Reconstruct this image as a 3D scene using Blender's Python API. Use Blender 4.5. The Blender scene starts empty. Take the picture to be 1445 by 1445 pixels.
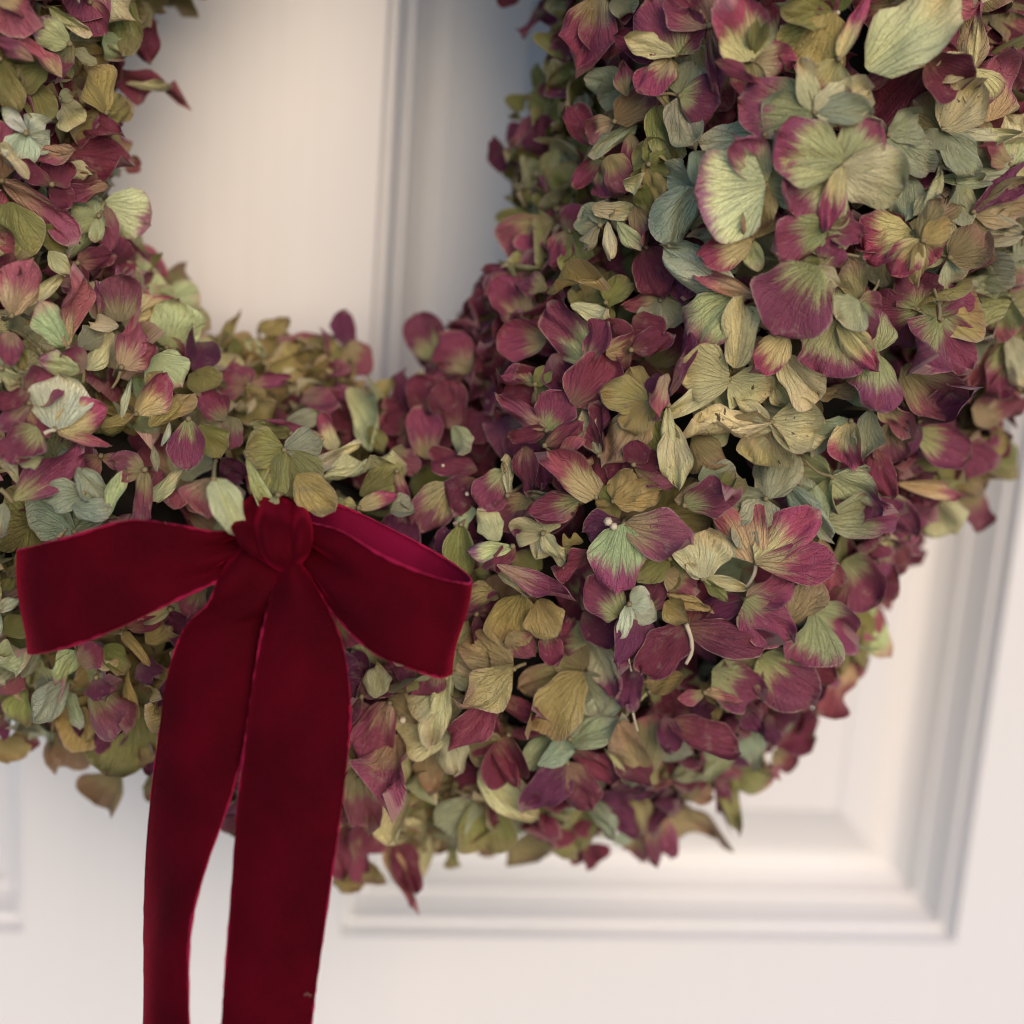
import bpy, math, random
import numpy as np
from mathutils import Vector, Matrix

C = bpy.context.scene
COL = C.collection
rng = np.random.default_rng(11)

# ------------------------------------------------------------------ camera
# the door is the plane y = 0 (x to the right, z up, the camera stands at y < 0)
F = 1985.0                       # focal length in pixels of the 1445 px photograph
HX = np.array([0.99136893, 0.0474133, 0.12222778])      # door axes seen in camera space (x right, y down, z forward)
DN = np.array([-0.07231913, 0.97540945, 0.20819786])
NF = np.array([-0.10935079, -0.2152403, 0.97041951])
CAM = np.array([-0.00704761, -0.42089891, 0.23387335])
R = np.stack([HX, NF, -DN])      # camera vector -> world vector
FWD = R @ np.array([0, 0, 1.0])

cd = bpy.data.cameras.new('camera')
cam = bpy.data.objects.new('camera', cd)
COL.objects.link(cam)
cx_, cy_, cz_ = R @ np.array([1., 0, 0]), R @ np.array([0, -1., 0]), R @ np.array([0, 0, -1.])
cam.matrix_world = Matrix(((cx_[0], cy_[0], cz_[0], CAM[0]), (cx_[1], cy_[1], cz_[1], CAM[1]),
                           (cx_[2], cy_[2], cz_[2], CAM[2]), (0, 0, 0, 1)))
cd.sensor_width = 36.0
cd.lens = F / 1445 * 36.0
cd.clip_start, cd.clip_end = 0.01, 500
cd.dof.use_dof = True
cd.dof.focus_distance = 0.315
cd.dof.aperture_fstop = 5.0
cd.dof.aperture_blades = 0
C.camera = cam

# ------------------------------------------------------------------ sky, sun, exposure
SUN_EL, SUN_AZ = math.radians(23), math.radians(168)     # azimuth from +Y towards +X: in front of the door, to its right
w = bpy.data.worlds.new('World'); C.world = w; w.use_nodes = True
nt = w.node_tree; nt.nodes.clear()
sky = nt.nodes.new('ShaderNodeTexSky'); sky.sky_type = 'NISHITA'; sky.sun_disc = False
sky.sun_elevation = SUN_EL; sky.sun_rotation = SUN_AZ
sky.air_density = 1.0; sky.dust_density = 0.4; sky.ozone_density = 4.5
bg = nt.nodes.new('ShaderNodeBackground'); bg.inputs['Strength'].default_value = 0.15
out = nt.nodes.new('ShaderNodeOutputWorld')
nt.links.new(sky.outputs[0], bg.inputs['Color']); nt.links.new(bg.outputs[0], out.inputs['Surface'])
sl = bpy.data.lights.new('sun', 'SUN'); sl.energy = 2.0; sl.angle = math.radians(46); sl.color = (0.87, 0.615, 0.385)
sun = bpy.data.objects.new('sun', sl); COL.objects.link(sun)
sd = Vector((math.sin(SUN_AZ) * math.cos(SUN_EL), math.cos(SUN_AZ) * math.cos(SUN_EL), math.sin(SUN_EL)))
sun.rotation_euler = sd.to_track_quat('Z', 'Y').to_euler()
sun.location = (1, -2, 2)
C.view_settings.view_transform = 'Standard'; C.view_settings.look = 'None'
C.view_settings.exposure = 0.36; C.view_settings.gamma = 1.0
C.render.engine = 'CYCLES'
C.cycles.use_denoising = True; C.cycles.filter_width = 1.0
C.cycles.max_bounces = 8; C.cycles.diffuse_bounces = 2; C.cycles.transparent_max_bounces = 8


# ------------------------------------------------------------------ pixel helpers (photograph pixels -> rays and points)
def ray(x, y):
    d = R @ np.array([x - 722.5, y - 722.5, F]); return d / F      # unit forward depth


def at_depth(x, y, z):
    return CAM + ray(x, y) * z


def depth_of(p):
    return float((np.asarray(p) - CAM) @ FWD)


def to_px(p):
    c = R.T @ (np.asarray(p) - CAM); return 722.5 + F * c[0] / c[2], 722.5 + F * c[1] / c[2]


def lin(c):
    c = np.array(c, float) / 255
    return np.where(c <= 0.04045, c / 12.92, ((c + 0.055) / 1.055) ** 2.4)


# ------------------------------------------------------------------ objects
def link(name, mesh, mat=None, parent=None, loc=(0, 0, 0)):
    o = bpy.data.objects.new(name, mesh); COL.objects.link(o)
    if mat is not None and mesh is not None:
        for m in (mat if isinstance(mat, (list, tuple)) else [mat]): mesh.materials.append(m)
    if parent is not None: o.parent = parent
    o.location = loc
    return o


def mesh_from(name, v, f, smooth=True):
    me = bpy.data.meshes.new(name)
    me.from_pydata([tuple(map(float, p)) for p in v], [], f)
    if smooth: me.polygons.foreach_set('use_smooth', [True] * len(me.polygons))
    me.update()
    return me


def tag(o, label, cat, kind=None):
    o['label'] = label; o['category'] = cat
    if kind: o['kind'] = kind


# ------------------------------------------------------------------ materials
class N:
    def __init__(self, name):
        self.m = bpy.data.materials.new(name); self.m.use_nodes = True
        self.t = self.m.node_tree; self.t.nodes.clear()

    def n(self, typ, **kw):
        nd = self.t.nodes.new(typ)
        for k, v in kw.items(): setattr(nd, k, v)
        return nd

    def l(self, a, b): self.t.links.new(a, b)

    def set(self, sock, v):
        if hasattr(v, 'is_linked') or isinstance(v, bpy.types.NodeSocket): self.l(v, sock)
        else: sock.default_value = v

    def math(self, op, a, b=0.0, c=None):
        nd = self.n('ShaderNodeMath', operation=op)
        self.set(nd.inputs[0], a); self.set(nd.inputs[1], b)
        if c is not None: self.set(nd.inputs[2], c)
        return nd.outputs[0]

    def mix(self, fac, a, b, blend='MIX'):
        nd = self.n('ShaderNodeMix', data_type='RGBA', blend_type=blend)
        self.set(nd.inputs[0], fac); self.set(nd.inputs[6], a); self.set(nd.inputs[7], b)
        return nd.outputs[2]

    def noise(self, vec, scale, detail=2.0, rough=0.5):
        nd = self.n('ShaderNodeTexNoise')
        if vec is not None: self.l(vec, nd.inputs['Vector'])
        nd.inputs['Scale'].default_value = scale; nd.inputs['Detail'].default_value = detail
        nd.inputs['Roughness'].default_value = rough
        return nd.outputs['Fac']

    def smooth(self, v, lo, hi, a=0.0, b=1.0):
        nd = self.n('ShaderNodeMapRange', interpolation_type='SMOOTHSTEP')
        self.set(nd.inputs['Value'], v); self.set(nd.inputs['From Min'], lo); self.set(nd.inputs['From Max'], hi)
        nd.inputs['To Min'].default_value = a; nd.inputs['To Max'].default_value = b
        return nd.outputs[0]

    def comb(self, x, y, z):
        nd = self.n('ShaderNodeCombineXYZ')
        for i, v in enumerate((x, y, z)): self.set(nd.inputs[i], v)
        return nd.outputs[0]

    def attr(self, name):
        nd = self.n('ShaderNodeAttribute', attribute_type='GEOMETRY', attribute_name=name)
        return nd

    def out(self, shader):
        o = self.n('ShaderNodeOutputMaterial'); self.l(shader, o.inputs['Surface'])


def petal_material():
    k = N('dried_petal')
    pc = k.n('ShaderNodeSeparateXYZ'); k.l(k.attr('pc').outputs['Vector'], pc.inputs[0])
    pa = k.n('ShaderNodeSeparateXYZ'); k.l(k.attr('pa').outputs['Vector'], pa.inputs[0])
    cb = k.attr('cb').outputs['Color']; ct = k.attr('ct').outputs['Color']
    phi, r, e = pc.outputs; start, seed, spot = pa.outputs
    vec = k.comb(k.math('MULTIPLY', phi, 7.0), k.math('MULTIPLY', r, 1.3), seed)
    n1 = k.noise(vec, 1.0, 4.0, 0.62)
    vec2 = k.comb(k.math('MULTIPLY', phi, 34.0), k.math('MULTIPLY', r, 2.5), seed)
    n2 = k.noise(vec2, 1.0, 2.0, 0.6)
    vec3 = k.comb(k.math('MULTIPLY', phi, k.math('ADD', r, 0.15)), r, seed)
    n3 = k.noise(vec3, 4.0, 3.0, 0.6)
    n4 = k.noise(vec3, 38.0, 3.0, 0.7)
    # blush from the tip inward, feathered along the veins
    t = k.math('ADD', k.math('MULTIPLY', r, 0.78), k.math('MULTIPLY', k.math('POWER', e, 3.0), 0.20))
    t = k.math('ADD', t, k.math('MULTIPLY', k.math('SUBTRACT', n1, 0.5), 0.55))
    t = k.math('ADD', t, k.math('MULTIPLY', k.math('SUBTRACT', n2, 0.5), 0.30))
    t = k.math('ADD', t, k.math('MULTIPLY', k.math('SUBTRACT', n4, 0.5), 0.22))
    mask = k.smooth(t, k.math('SUBTRACT', start, 0.13), k.math('ADD', start, 0.17))
    col = k.mix(mask, cb, ct)
    # bleached or browned blotches
    col = k.mix(k.smooth(n3, 0.56, 0.78, 0, 0.15), col, (0.33, 0.21, 0.085, 1))
    col = k.mix(k.smooth(n3, 0.44, 0.26, 0, 0.25), col, (0.52, 0.44, 0.30, 1))
    # veins: fine radiating lines
    warp = k.math('MULTIPLY', k.math('SUBTRACT', n1, 0.5), 0.9)
    pp = k.math('PINGPONG', k.math('ADD', k.math('MULTIPLY', phi, 5.2), warp), 0.5)
    vein = k.smooth(pp, 0.075, 0.0)
    vein = k.math('MULTIPLY', vein, k.smooth(r, 1.0, 0.25, 0.25, 1.0))
    pp2 = k.math('PINGPONG', k.math('ADD', k.math('ADD', k.math('MULTIPLY', phi, 9.0), k.math('MULTIPLY', r, 3.0)), k.math('MULTIPLY', warp, 2.0)), 0.5)
    vein2 = k.math('MULTIPLY', k.smooth(pp2, 0.06, 0.0), 0.5)
    vo = k.n('ShaderNodeTexVoronoi', feature='DISTANCE_TO_EDGE'); vo.inputs['Scale'].default_value = 1.0
    k.l(k.comb(k.math('MULTIPLY', phi, 10.0), k.math('MULTIPLY', r, 5.5), seed), vo.inputs['Vector'])
    net = k.math('MULTIPLY', k.smooth(vo.outputs['Distance'], 0.06, 0.0), 0.34)
    vv = k.math('MAXIMUM', k.math('MAXIMUM', vein, vein2), net)
    col = k.mix(k.math('MULTIPLY', vv, 0.30), col, k.mix(mask, (0.17, 0.15, 0.06, 1), (0.30, 0.14, 0.13, 1)))
    # streak and grain
    g = k.math('ADD', 0.46, k.math('MULTIPLY', n2, 0.50)); g = k.math('ADD', g, k.math('MULTIPLY', n4, 0.55))
    gm = k.n('ShaderNodeMix', data_type='RGBA', blend_type='MULTIPLY'); gm.inputs[0].default_value = 1.0
    k.l(col, gm.inputs[6]); k.l(k.comb(g, g, g), gm.inputs[7]); col = gm.outputs[2]
    # rot spots on the petals that have them
    sp = k.noise(vec3, 9.0, 3.0, 0.55)
    spm = k.math('MULTIPLY', k.smooth(sp, 0.66, 0.72), spot)
    col = k.mix(spm, col, (0.02, 0.015, 0.01, 1))
    # dried rim
    col = k.mix(k.smooth(k.math('ADD', e, k.math('MULTIPLY', k.math('SUBTRACT', n3, 0.5), 0.22)), 0.93, 1.0, 0, 0.42), col, (0.50, 0.38, 0.29, 1))
    h = k.math('ADD', k.math('MULTIPLY', n2, 0.55), k.math('MULTIPLY', n4, 0.55))
    h = k.math('SUBTRACT', h, k.math('MULTIPLY', vv, 0.55))
    h = k.math('ADD', h, k.math('MULTIPLY', n1, 0.6))
    bp = k.n('ShaderNodeBump'); bp.inputs['Strength'].default_value = 0.9; bp.inputs['Distance'].default_value = 0.0007
    k.l(h, bp.inputs['Height'])
    p = k.n('ShaderNodeBsdfPrincipled')
    k.l(col, p.inputs['Base Color']); k.l(bp.outputs[0], p.inputs['Normal'])
    p.inputs['Roughness'].default_value = 0.58; p.inputs['Specular IOR Level'].default_value = 0.35
    tr = k.n('ShaderNodeBsdfTranslucent'); k.l(col, tr.inputs['Color']); k.l(bp.outputs[0], tr.inputs['Normal'])
    ms = k.n('ShaderNodeMixShader'); ms.inputs[0].default_value = 0.10
    k.l(p.outputs[0], ms.inputs[1]); k.l(tr.outputs[0], ms.inputs[2])
    k.out(ms.outputs[0])
    return k.m


def simple_material(name, c, rough=0.6, scale=300.0, var=0.35, bump=0.0003, spec=0.3):
    k = N(name)
    tc = k.n('ShaderNodeTexCoord').outputs['Object']
    n = k.noise(tc, scale, 3.0)
    a = tuple(np.array(c) * (1 - var)) + (1,); b = tuple(np.minimum(np.array(c) * (1 + var), 1)) + (1,)
    col = k.mix(n, a, b)
    bp = k.n('ShaderNodeBump'); bp.inputs['Strength'].default_value = 0.5; bp.inputs['Distance'].default_value = bump
    k.l(n, bp.inputs['Height'])
    p = k.n('ShaderNodeBsdfPrincipled'); k.l(col, p.inputs['Base Color']); k.l(bp.outputs[0], p.inputs['Normal'])
    p.inputs['Roughness'].default_value = rough; p.inputs['Specular IOR Level'].default_value = spec
    k.out(p.outputs[0]); return k.m


def paint_material():
    k = N('white_door_paint')
    tc = k.n('ShaderNodeTexCoord').outputs['Object']
    mp = k.n('ShaderNodeMapping'); mp.inputs['Scale'].default_value = (260, 260, 9)
    k.l(tc, mp.inputs['Vector'])
    grain = k.noise(mp.outputs[0], 1.0, 3.0, 0.6)
    blot = k.noise(tc, 7.0, 3.0, 0.5)
    col = k.mix(grain, (0.758, 0.750, 0.722, 1), (0.80, 0.79, 0.762, 1))
    col = k.mix(k.smooth(blot, 0.35, 0.75, 0, 0.35), col, (0.79, 0.765, 0.735, 1))
    bp = k.n('ShaderNodeBump'); bp.inputs['Strength'].default_value = 0.35; bp.inputs['Distance'].default_value = 0.0004
    k.l(grain, bp.inputs['Height'])
    p = k.n('ShaderNodeBsdfPrincipled'); k.l(col, p.inputs['Base Color']); k.l(bp.outputs[0], p.inputs['Normal'])
    p.inputs['Roughness'].default_value = 0.42; p.inputs['Specular IOR Level'].default_value = 0.45
    k.out(p.outputs[0]); return k.m


def velvet_material(name, base, sheen, tint, sr, grain=1.0):
    k = N(name)
    tc = k.n('ShaderNodeTexCoord').outputs['Object']
    n = k.noise(tc, 2600.0, 2.0, 0.6)
    big = k.noise(tc, 55.0, 3.0, 0.5)
    col = k.mix(k.smooth(big, 0.3, 0.7), tuple(np.array(base) * 0.72) + (1,), tuple(np.array(base) * 1.28) + (1,))
    col = k.mix(k.smooth(n, 0.35, 0.7, 0, 0.30 * grain), col, tuple(np.array(base) * 1.5) + (1,))
    bp = k.n('ShaderNodeBump'); bp.inputs['Strength'].default_value = 0.8 * grain; bp.inputs['Distance'].default_value = 0.0003
    k.l(n, bp.inputs['Height'])
    p = k.n('ShaderNodeBsdfPrincipled'); k.l(col, p.inputs['Base Color']); k.l(bp.outputs[0], p.inputs['Normal'])
    p.inputs['Roughness'].default_value = 0.85; p.inputs['Specular IOR Level'].default_value = 0.06
    p.inputs['Sheen Weight'].default_value = sheen; p.inputs['Sheen Tint'].default_value = tint + (1,)
    p.inputs['Sheen Roughness'].default_value = sr
    k.out(p.outputs[0]); return k.m


M_PETAL = petal_material()
M_STEM = simple_material('dried_stem', (0.21, 0.17, 0.085), 0.7)
M_PALE_STEM = simple_material('pale_dried_stem', (0.55, 0.47, 0.33), 0.6)
M_CORE = simple_material('gap_shade_twig_base', (0.022, 0.018, 0.013), 0.95, 160, 0.5, 0.004)  # near black, so the shade between petals is painted in
M_PAINT = paint_material()
M_VELVET = velvet_material('red_velvet_pile', (0.058, 0.0003, 0.0042), 0.55, (0.85, 0.012, 0.085), 0.24)
M_SATIN = velvet_material('red_ribbon_backing', (0.14, 0.003, 0.022), 0.2, (0.8, 0.15, 0.35), 0.4, 0.4)
M_EDGE = velvet_material('red_ribbon_selvedge', (0.27, 0.008, 0.040), 0.3, (0.9, 0.15, 0.3), 0.4, 1.0)
M_GROUND = simple_material('bounce_ground_stone', (0.34, 0.32, 0.30), 0.85, 9, 0.2, 0.003)


# ------------------------------------------------------------------ an unseen ground sheet, added to bounce light up, and the door
gm = mesh_from('ground', [(-30, -30, -1.05), (30, -30, -1.05), (30, 30, -1.05), (-30, 30, -1.05)], [(0, 1, 2, 3)], False)
link('ground', gm, M_GROUND)['kind'] = 'structure'

door = bpy.data.objects.new('door', None); COL.objects.link(door); door.location = (-0.05, 0, -1.04)
tag(door, 'white painted panelled door with moulded panels, behind the wreath', 'door')
DOFF = Vector((0.05, 0, 1.04))


def box(name, x0, x1, z0, z1, y0=0.0, y1=0.04, bev=0.0008):
    b = bev
    v = [(x0 + b, y0, z0 + b), (x1 - b, y0, z0 + b), (x1 - b, y0, z1 - b), (x0 + b, y0, z1 - b),
         (x0, y0 + b, z0), (x1, y0 + b, z0), (x1, y0 + b, z1), (x0, y0 + b, z1),
         (x0, y1, z0), (x1, y1, z0), (x1, y1, z1), (x0, y1, z1)]
    f = [(0, 1, 2, 3)]
    for a in (0, 4):
        for i in range(4):
            j = (i + 1) % 4
            f.append((a + i, a + 4 + i, a + 4 + j, a + j))
    f.append((11, 10, 9, 8))
    return link(name, mesh_from(name, v, f, False), M_PAINT, door, DOFF)


X0, X1, X2, X3, X4, X5 = -0.42, -0.31, -0.10, 0.0, 0.21, 0.32
ZT, ZH, ZL0, ZL1, ZB = 0.72, 0.60, -0.80, -0.20, -1.04
for a, b in ((X0, X1), (X2, X3), (X4, X5)): box('stile', a, b, ZB, ZT, 0.0, 0.04, 0.0)
for a, b in ((X1, X2), (X3, X4)):
    for z0, z1 in ((ZB, ZL0), (ZL1, 0.0), (ZH, ZT)): box('rail', a, b, z0, z1, 0.0, 0.04, 0.0)


def dense(pts, n=6):
    pts = np.array(pts); o = []
    P = np.vstack([2 * pts[0] - pts[1], pts, 2 * pts[-1] - pts[-2]])
    for i in range(1, len(P) - 2):
        for t in np.linspace(0, 1, n, endpoint=False):
            a, b, c, d = P[i - 1:i + 3]
            o.append(0.5 * (2 * b + (c - a) * t + (2 * a - 5 * b + 4 * c - d) * t * t + (3 * b - a - 3 * c + d) * t ** 3))
    o.append(pts[-1]); return np.array(o)


# the stuck moulding (s = distance in from the frame, y = depth into the door)
MOULD = dense([(0.0, 0.0), (0.0010, 0.0050), (0.0032, 0.0058), (0.0042, 0.0105), (0.0068, 0.0165), (0.0086, 0.0172),
               (0.0096, 0.0215), (0.0135, 0.0262), (0.0160, 0.0272), (0.0185, 0.0275)], 5)
BEVEL = dense([(0.0185, 0.0275), (0.0200, 0.0274), (0.0220, 0.0260), (0.0410, 0.0130), (0.0420, 0.0120)], 4)


def ring_piece(name, x0, x1, z0, z1, side, prof):
    """one mitred length of a profile along one side of a rectangle"""
    v = []
    for s, y in prof:
        a = {'bottom': ((x0 + s, z0 + s), (x1 - s, z0 + s)), 'top': ((x1 - s, z1 - s), (x0 + s, z1 - s)),
             'left': ((x0 + s, z1 - s), (x0 + s, z0 + s)), 'right': ((x1 - s, z0 + s), (x1 - s, z1 - s))}[side]
        for q in a: v.append((q[0], y, q[1]))
    f = [(2 * i, 2 * i + 1, 2 * i + 3, 2 * i + 2) for i in range(len(prof) - 1)]
    return v, f


for x0, x1 in ((X1, X2), (X3, X4)):
    for z0, z1 in ((0.0, ZH), (ZL0, ZL1)):
        for side in ('bottom', 'top', 'left', 'right'):
            v, f = ring_piece('moulding', x0, x1, z0, z1, side, MOULD)
            link('moulding', mesh_from('moulding', v, f), M_PAINT, door, DOFF)
        v, f = [], []
        for side in ('bottom', 'top', 'left', 'right'):
            a, b = ring_piece('panel', x0, x1, z0, z1, side, BEVEL)
            f += [tuple(i + len(v) for i in q) for q in b]; v += a
        s, y = 0.042, 0.0120
        f.append(tuple(range(len(v), len(v) + 4)))
        v += [(x0 + s, y, z0 + s), (x1 - s, y, z0 + s), (x1 - s, y, z1 - s), (x0 + s, y, z1 - s)]
        link('panel', mesh_from('panel', v, f), M_PAINT, door, DOFF)

# ------------------------------------------------------------------ the wreath's body: an uneven ring, bulging where the flower heads sit
WX, WZ, WY, WD = -0.008553606, 0.24811608, -0.058, 0.052
FO = [0.1838, 0.0014, -0.0008, -0.0005, -0.0065, -0.0077, -0.0002]
FI = [0.052, -0.0036, 0.0014, -0.0031, 0.0028, -0.0033, 0.0006]
INSET = 0.0065


def fourier(c, t):
    o = c[0]
    for k in range(1, 4): o = o + c[2 * k - 1] * np.cos(k * t) + c[2 * k] * np.sin(k * t)
    return o


LUMPS = []     # (centre, share, sigma)


def ring(t):
    ro, ri = fourier(FO, t) - INSET, fourier(FI, t) + INSET
    return (ro + ri) / 2, (ro - ri) / 2


def field(p):
    dx, dz = p[0] - WX, p[2] - WZ
    t = math.atan2(dz, dx); rm, r = ring(t)
    k = 1.0
    for c, a, s in LUMPS: k += a * math.exp(-((p[0] - c[0]) ** 2 + (p[1] - c[1]) ** 2 + (p[2] - c[2]) ** 2) / (2 * s * s))
    return math.hypot((math.hypot(dx, dz) - rm) / r, (p[1] - WY) / WD) - k


def hit(x, y):
    """where the ray of a pixel meets the wreath's body; beyond its outline the nearest point to it"""
    d = ray(x, y); best = (9e9, 0.33)
    z = 0.20; prev = None
    while z < 0.47:
        f = field(CAM + d * z)
        if f < best[0]: best = (f, z)
        if f < 0:
            lo, hi = z - 0.003, z
            for _ in range(12):
                m = (lo + hi) / 2
                if field(CAM + d * m) < 0: hi = m
                else: lo = m
            return CAM + d * hi
        z += 0.003
    return CAM + d * best[1]


def normal(p):
    h = 1e-4
    g = np.array([field(p + h * e) - field(p - h * e) for e in np.eye(3)])
    return g / (np.linalg.norm(g) + 1e-9)


for px, py, a, s in ((1130, 330, 0.26, 0.028), (830, 600, 0.12, 0.022), (1000, 860, 0.16, 0.025), (100, 560, 0.12, 0.022), (90, 150, 0.08, 0.02), (965, 430, -0.12, 0.010), (1090, 610, -0.14, 0.010), (640, 720, -0.10, 0.010), (800, 1000, -0.12, 0.011), (560, 600, -0.08, 0.010)):
    LUMPS.append((hit(px, py), a, s))

# swellings and hollows along the outline, so that the ring is as uneven as the real one
OUTER = [(1640, -60), (1640, 60), (1620, 180), (1590, 290), (1545, 400), (1510, 470), (1475, 545), (1440, 600), (1415, 650), (1385, 700), (1375, 745), (1325, 775), (1280, 810), (1255, 860), (1250, 910), (1205, 935), (1180, 975), (1145, 1005), (1125, 1045), (1085, 1090), (1010, 1145),
         (960, 1175), (900, 1195), (850, 1200), (790, 1195), (720, 1190), (650, 1200), (600, 1225), (520, 1230), (220, 1105), (170, 1105), (115, 1085), (60, 1050), (0, 1040)]
INNER = [(215, 30), (200, 100), (155, 140), (185, 195), (180, 250), (195, 320), (225, 365), (260, 400), (290, 450), (340, 462), (400, 458), (440, 470), (490, 465), (520, 520), (545, 545), (590, 510),
         (620, 440), (670, 385), (720, 335), (722, 290), (705, 240), (700, 205), (725, 160), (745, 110), (765, 60)]


def least(x, y):
    d = ray(x, y); z = np.linspace(0.27, 0.46, 64)
    f = [field(CAM + d * q) for q in z]; k = int(np.argmin(f)); return f[k], CAM + d * z[k]


for sweep in range(3):
    for pts, sg in ((OUTER, 1), (INNER, -1)):
        for x, y in pts:
            v = np.array([x - 440.0, y - 190.0]); v /= np.linalg.norm(v)
            q = np.array([x, y]) - sg * v * 24
            f, p = least(*q)
            if abs(f) > 0.02: LUMPS.append((p, float(np.clip(f, -.35, .5)) * 0.6, 0.0085))
    LUMPS_N = len(LUMPS)


# ------------------------------------------------------------------ petals
# code: base colour, tip colour, where the blush starts (0 base .. 1 tip), spots   (colours as they look in even light, sRGB)
CODES = {
    'p': ((172, 176, 126), (136, 68, 92), 0.53, 0), 'P': ((164, 164, 112), (124, 60, 80), 0.28, 0),
    'b': ((142, 106, 86), (116, 50, 66), 0.14, 0), 'v': ((126, 92, 90), (102, 46, 72), 0.17, 0),
    'R': ((172, 154, 112), (132, 60, 80), 0.24, 0), 'r': ((208, 194, 136), (156, 72, 94), 0.47, 0),
    'g': ((158, 162, 126), (146, 148, 118), 0.6, 0), 'G': ((160, 170, 140), (148, 158, 132), 0.6, 0),
    'c': ((202, 198, 150), (194, 184, 136), 0.6, 0), 's': ((206, 196, 146), (198, 182, 132), 0.6, 0.9),
    'y': ((136, 136, 78), (136, 130, 82), 0.6, 0), 'q': ((168, 150, 92), (154, 134, 86), 0.6, 0),
    'o': ((152, 138, 96), (142, 118, 88), 0.6, 0), 'k': ((186, 162, 120), (156, 86, 94), 0.40, 0),
    'K': ((168, 136, 112), (138, 70, 90), 0.30, 0), 'm': ((198, 204, 144), (156, 106, 124), 0.68, 0),
    'e': ((190, 200, 146), (188, 154, 134), 0.80, 0), 't': ((156, 142, 100), (130, 72, 84), 0.40, 0),
    'u': ((150, 150, 98), (152, 84, 94), 0.62, 0), 'W': ((206, 212, 178), (200, 204, 172), 0.6, 0),
}
GAIN = 1.18
NU, NV = 12, 12
FACES = [(j * (NU + 1) + i, j * (NU + 1) + i + 1, (j + 1) * (NU + 1) + i + 1, (j + 1) * (NU + 1) + i)
         for j in range(NV) for i in range(NU)]
UU, VV = np.meshgrid(np.linspace(-1, 1, NU + 1), np.linspace(0, 1, NV + 1))


def petal_shape(L, W, bend, cup, rip, pointed, twist=0.0, calm=False):
    """a sepal lying along +Y from the origin, L long and W wide, facing +Z"""
    v = VV ** 0.92
    a = rng.uniform(0.92, 1.38); b = 0.34 + 0.34 * pointed
    prof = np.sin(np.pi * np.clip(v, 0, 1) ** a) ** b
    prof = prof * (1 + rng.uniform(-.06, .06) * np.sin(2 * np.pi * v + rng.uniform(0, 6))) + 0.10 * (1 - v) ** 2
    prof = prof / prof.max()
    asy = (1 + rng.uniform(-.16, .16) * UU) * (1 + rng.uniform(-.09, .09) * np.sin(rng.uniform(3, 6) * v * math.pi + UU * 2))
    nick = 1 + rng.uniform(.0, .12) * np.sin(9 * v + rng.uniform(0, 6)) * UU ** 2
    hw = 0.5 * W / L * prof * asy * nick
    # along: an arc whose turn grows to the tip
    pw = rng.uniform(0.8, 2.2)
    th = bend * (v ** pw - 0.35)
    dv = np.diff(v, axis=0)
    tm = (th[1:] + th[:-1]) / 2
    y = np.vstack([np.zeros((1, NU + 1)), np.cumsum(np.cos(tm) * dv, 0)])
    z = np.vstack([np.zeros((1, NU + 1)), np.cumsum(np.sin(tm) * dv, 0)])
    cc = cup * (0.4 + 0.6 * v); cc = np.where(np.abs(cc) < 0.02, 0.02, cc)
    x = hw * np.sin(cc * UU) / cc
    lift = hw * (1 - np.cos(cc * UU)) / cc
    edge = np.abs(UU) ** 2.0
    side = np.where(UU > 0, 1.0, 0.0)
    ph1, ph2, k1, k2 = rng.uniform(0, 6.3), rng.uniform(0, 6.3), rng.uniform(4, 9), rng.uniform(4, 9)
    lift = lift + rip * edge * v * (side * np.sin(k1 * v + ph1) + (1 - side) * np.sin(k2 * v + ph2)) * 0.24
    tipc = np.clip((v - .6) / .4, 0, 1) ** 2
    lift = lift + rip * 0.10 * tipc * np.sin(4 * UU + ph2)
    lift = lift + 0.022 * np.sin(5 * UU + ph1 + 2.5 * v) * np.sin(3 * v + ph2) + 0.012 * np.sin(11 * UU + ph2) * v
    for _ in range(4):
        lift = lift + rng.normal(0, 0.023) * np.sin(rng.uniform(1, 9) * UU + rng.uniform(2, 13) * v + rng.uniform(0, 6.3)) * np.minimum(v * 3, 1)
    if rng.random() < (0.12 if calm else 0.40):                  # rolled margins
        lift = lift + rng.choice([-1, 1]) * rng.uniform(.3, .8) * hw * np.clip((np.abs(UU) - .55) / .45, 0, 1) ** 2 * np.where(UU * rng.choice([-1, 1]) > 0, 1, rng.uniform(0, 1))
    if not calm and rng.random() < 0.25:                  # folded along the midrib
        lift = lift + rng.uniform(.35, .9) * hw * np.sqrt(UU ** 2 + 0.01)
    lift = lift - 0.05 * (1 - np.minimum(np.abs(UU) * 3, 1)) * np.sin(np.pi * v) * rng.uniform(0, 1)   # midrib groove
    Y = y - np.sin(th) * lift; Z = z + np.cos(th) * lift
    if twist:
        tw = twist * v; x, Z = x * np.cos(tw) - (Z - z) * np.sin(tw), z + x * np.sin(tw) + (Z - z) * np.cos(tw)
    m = NU // 2
    ty, tz = Y[-1, m], Z[-1, m]
    d = math.hypot(ty, tz) + 1e-6; cs, sn = ty / d, tz / d
    Y, Z = (cs * Y + sn * Z) * L / d, (-sn * Y + cs * Z) * L / d
    x = x * W / max(x.max() - x.min(), 1e-4)
    phi = np.arctan2(UU * prof * W * 0.5, v * L + 0.14 * L)
    e = np.maximum(np.abs(UU), v)
    P = np.stack([x, Y, Z], -1).reshape(-1, 3)
    return P, np.stack([phi, v, e], -1).reshape(-1, 3)


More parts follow.
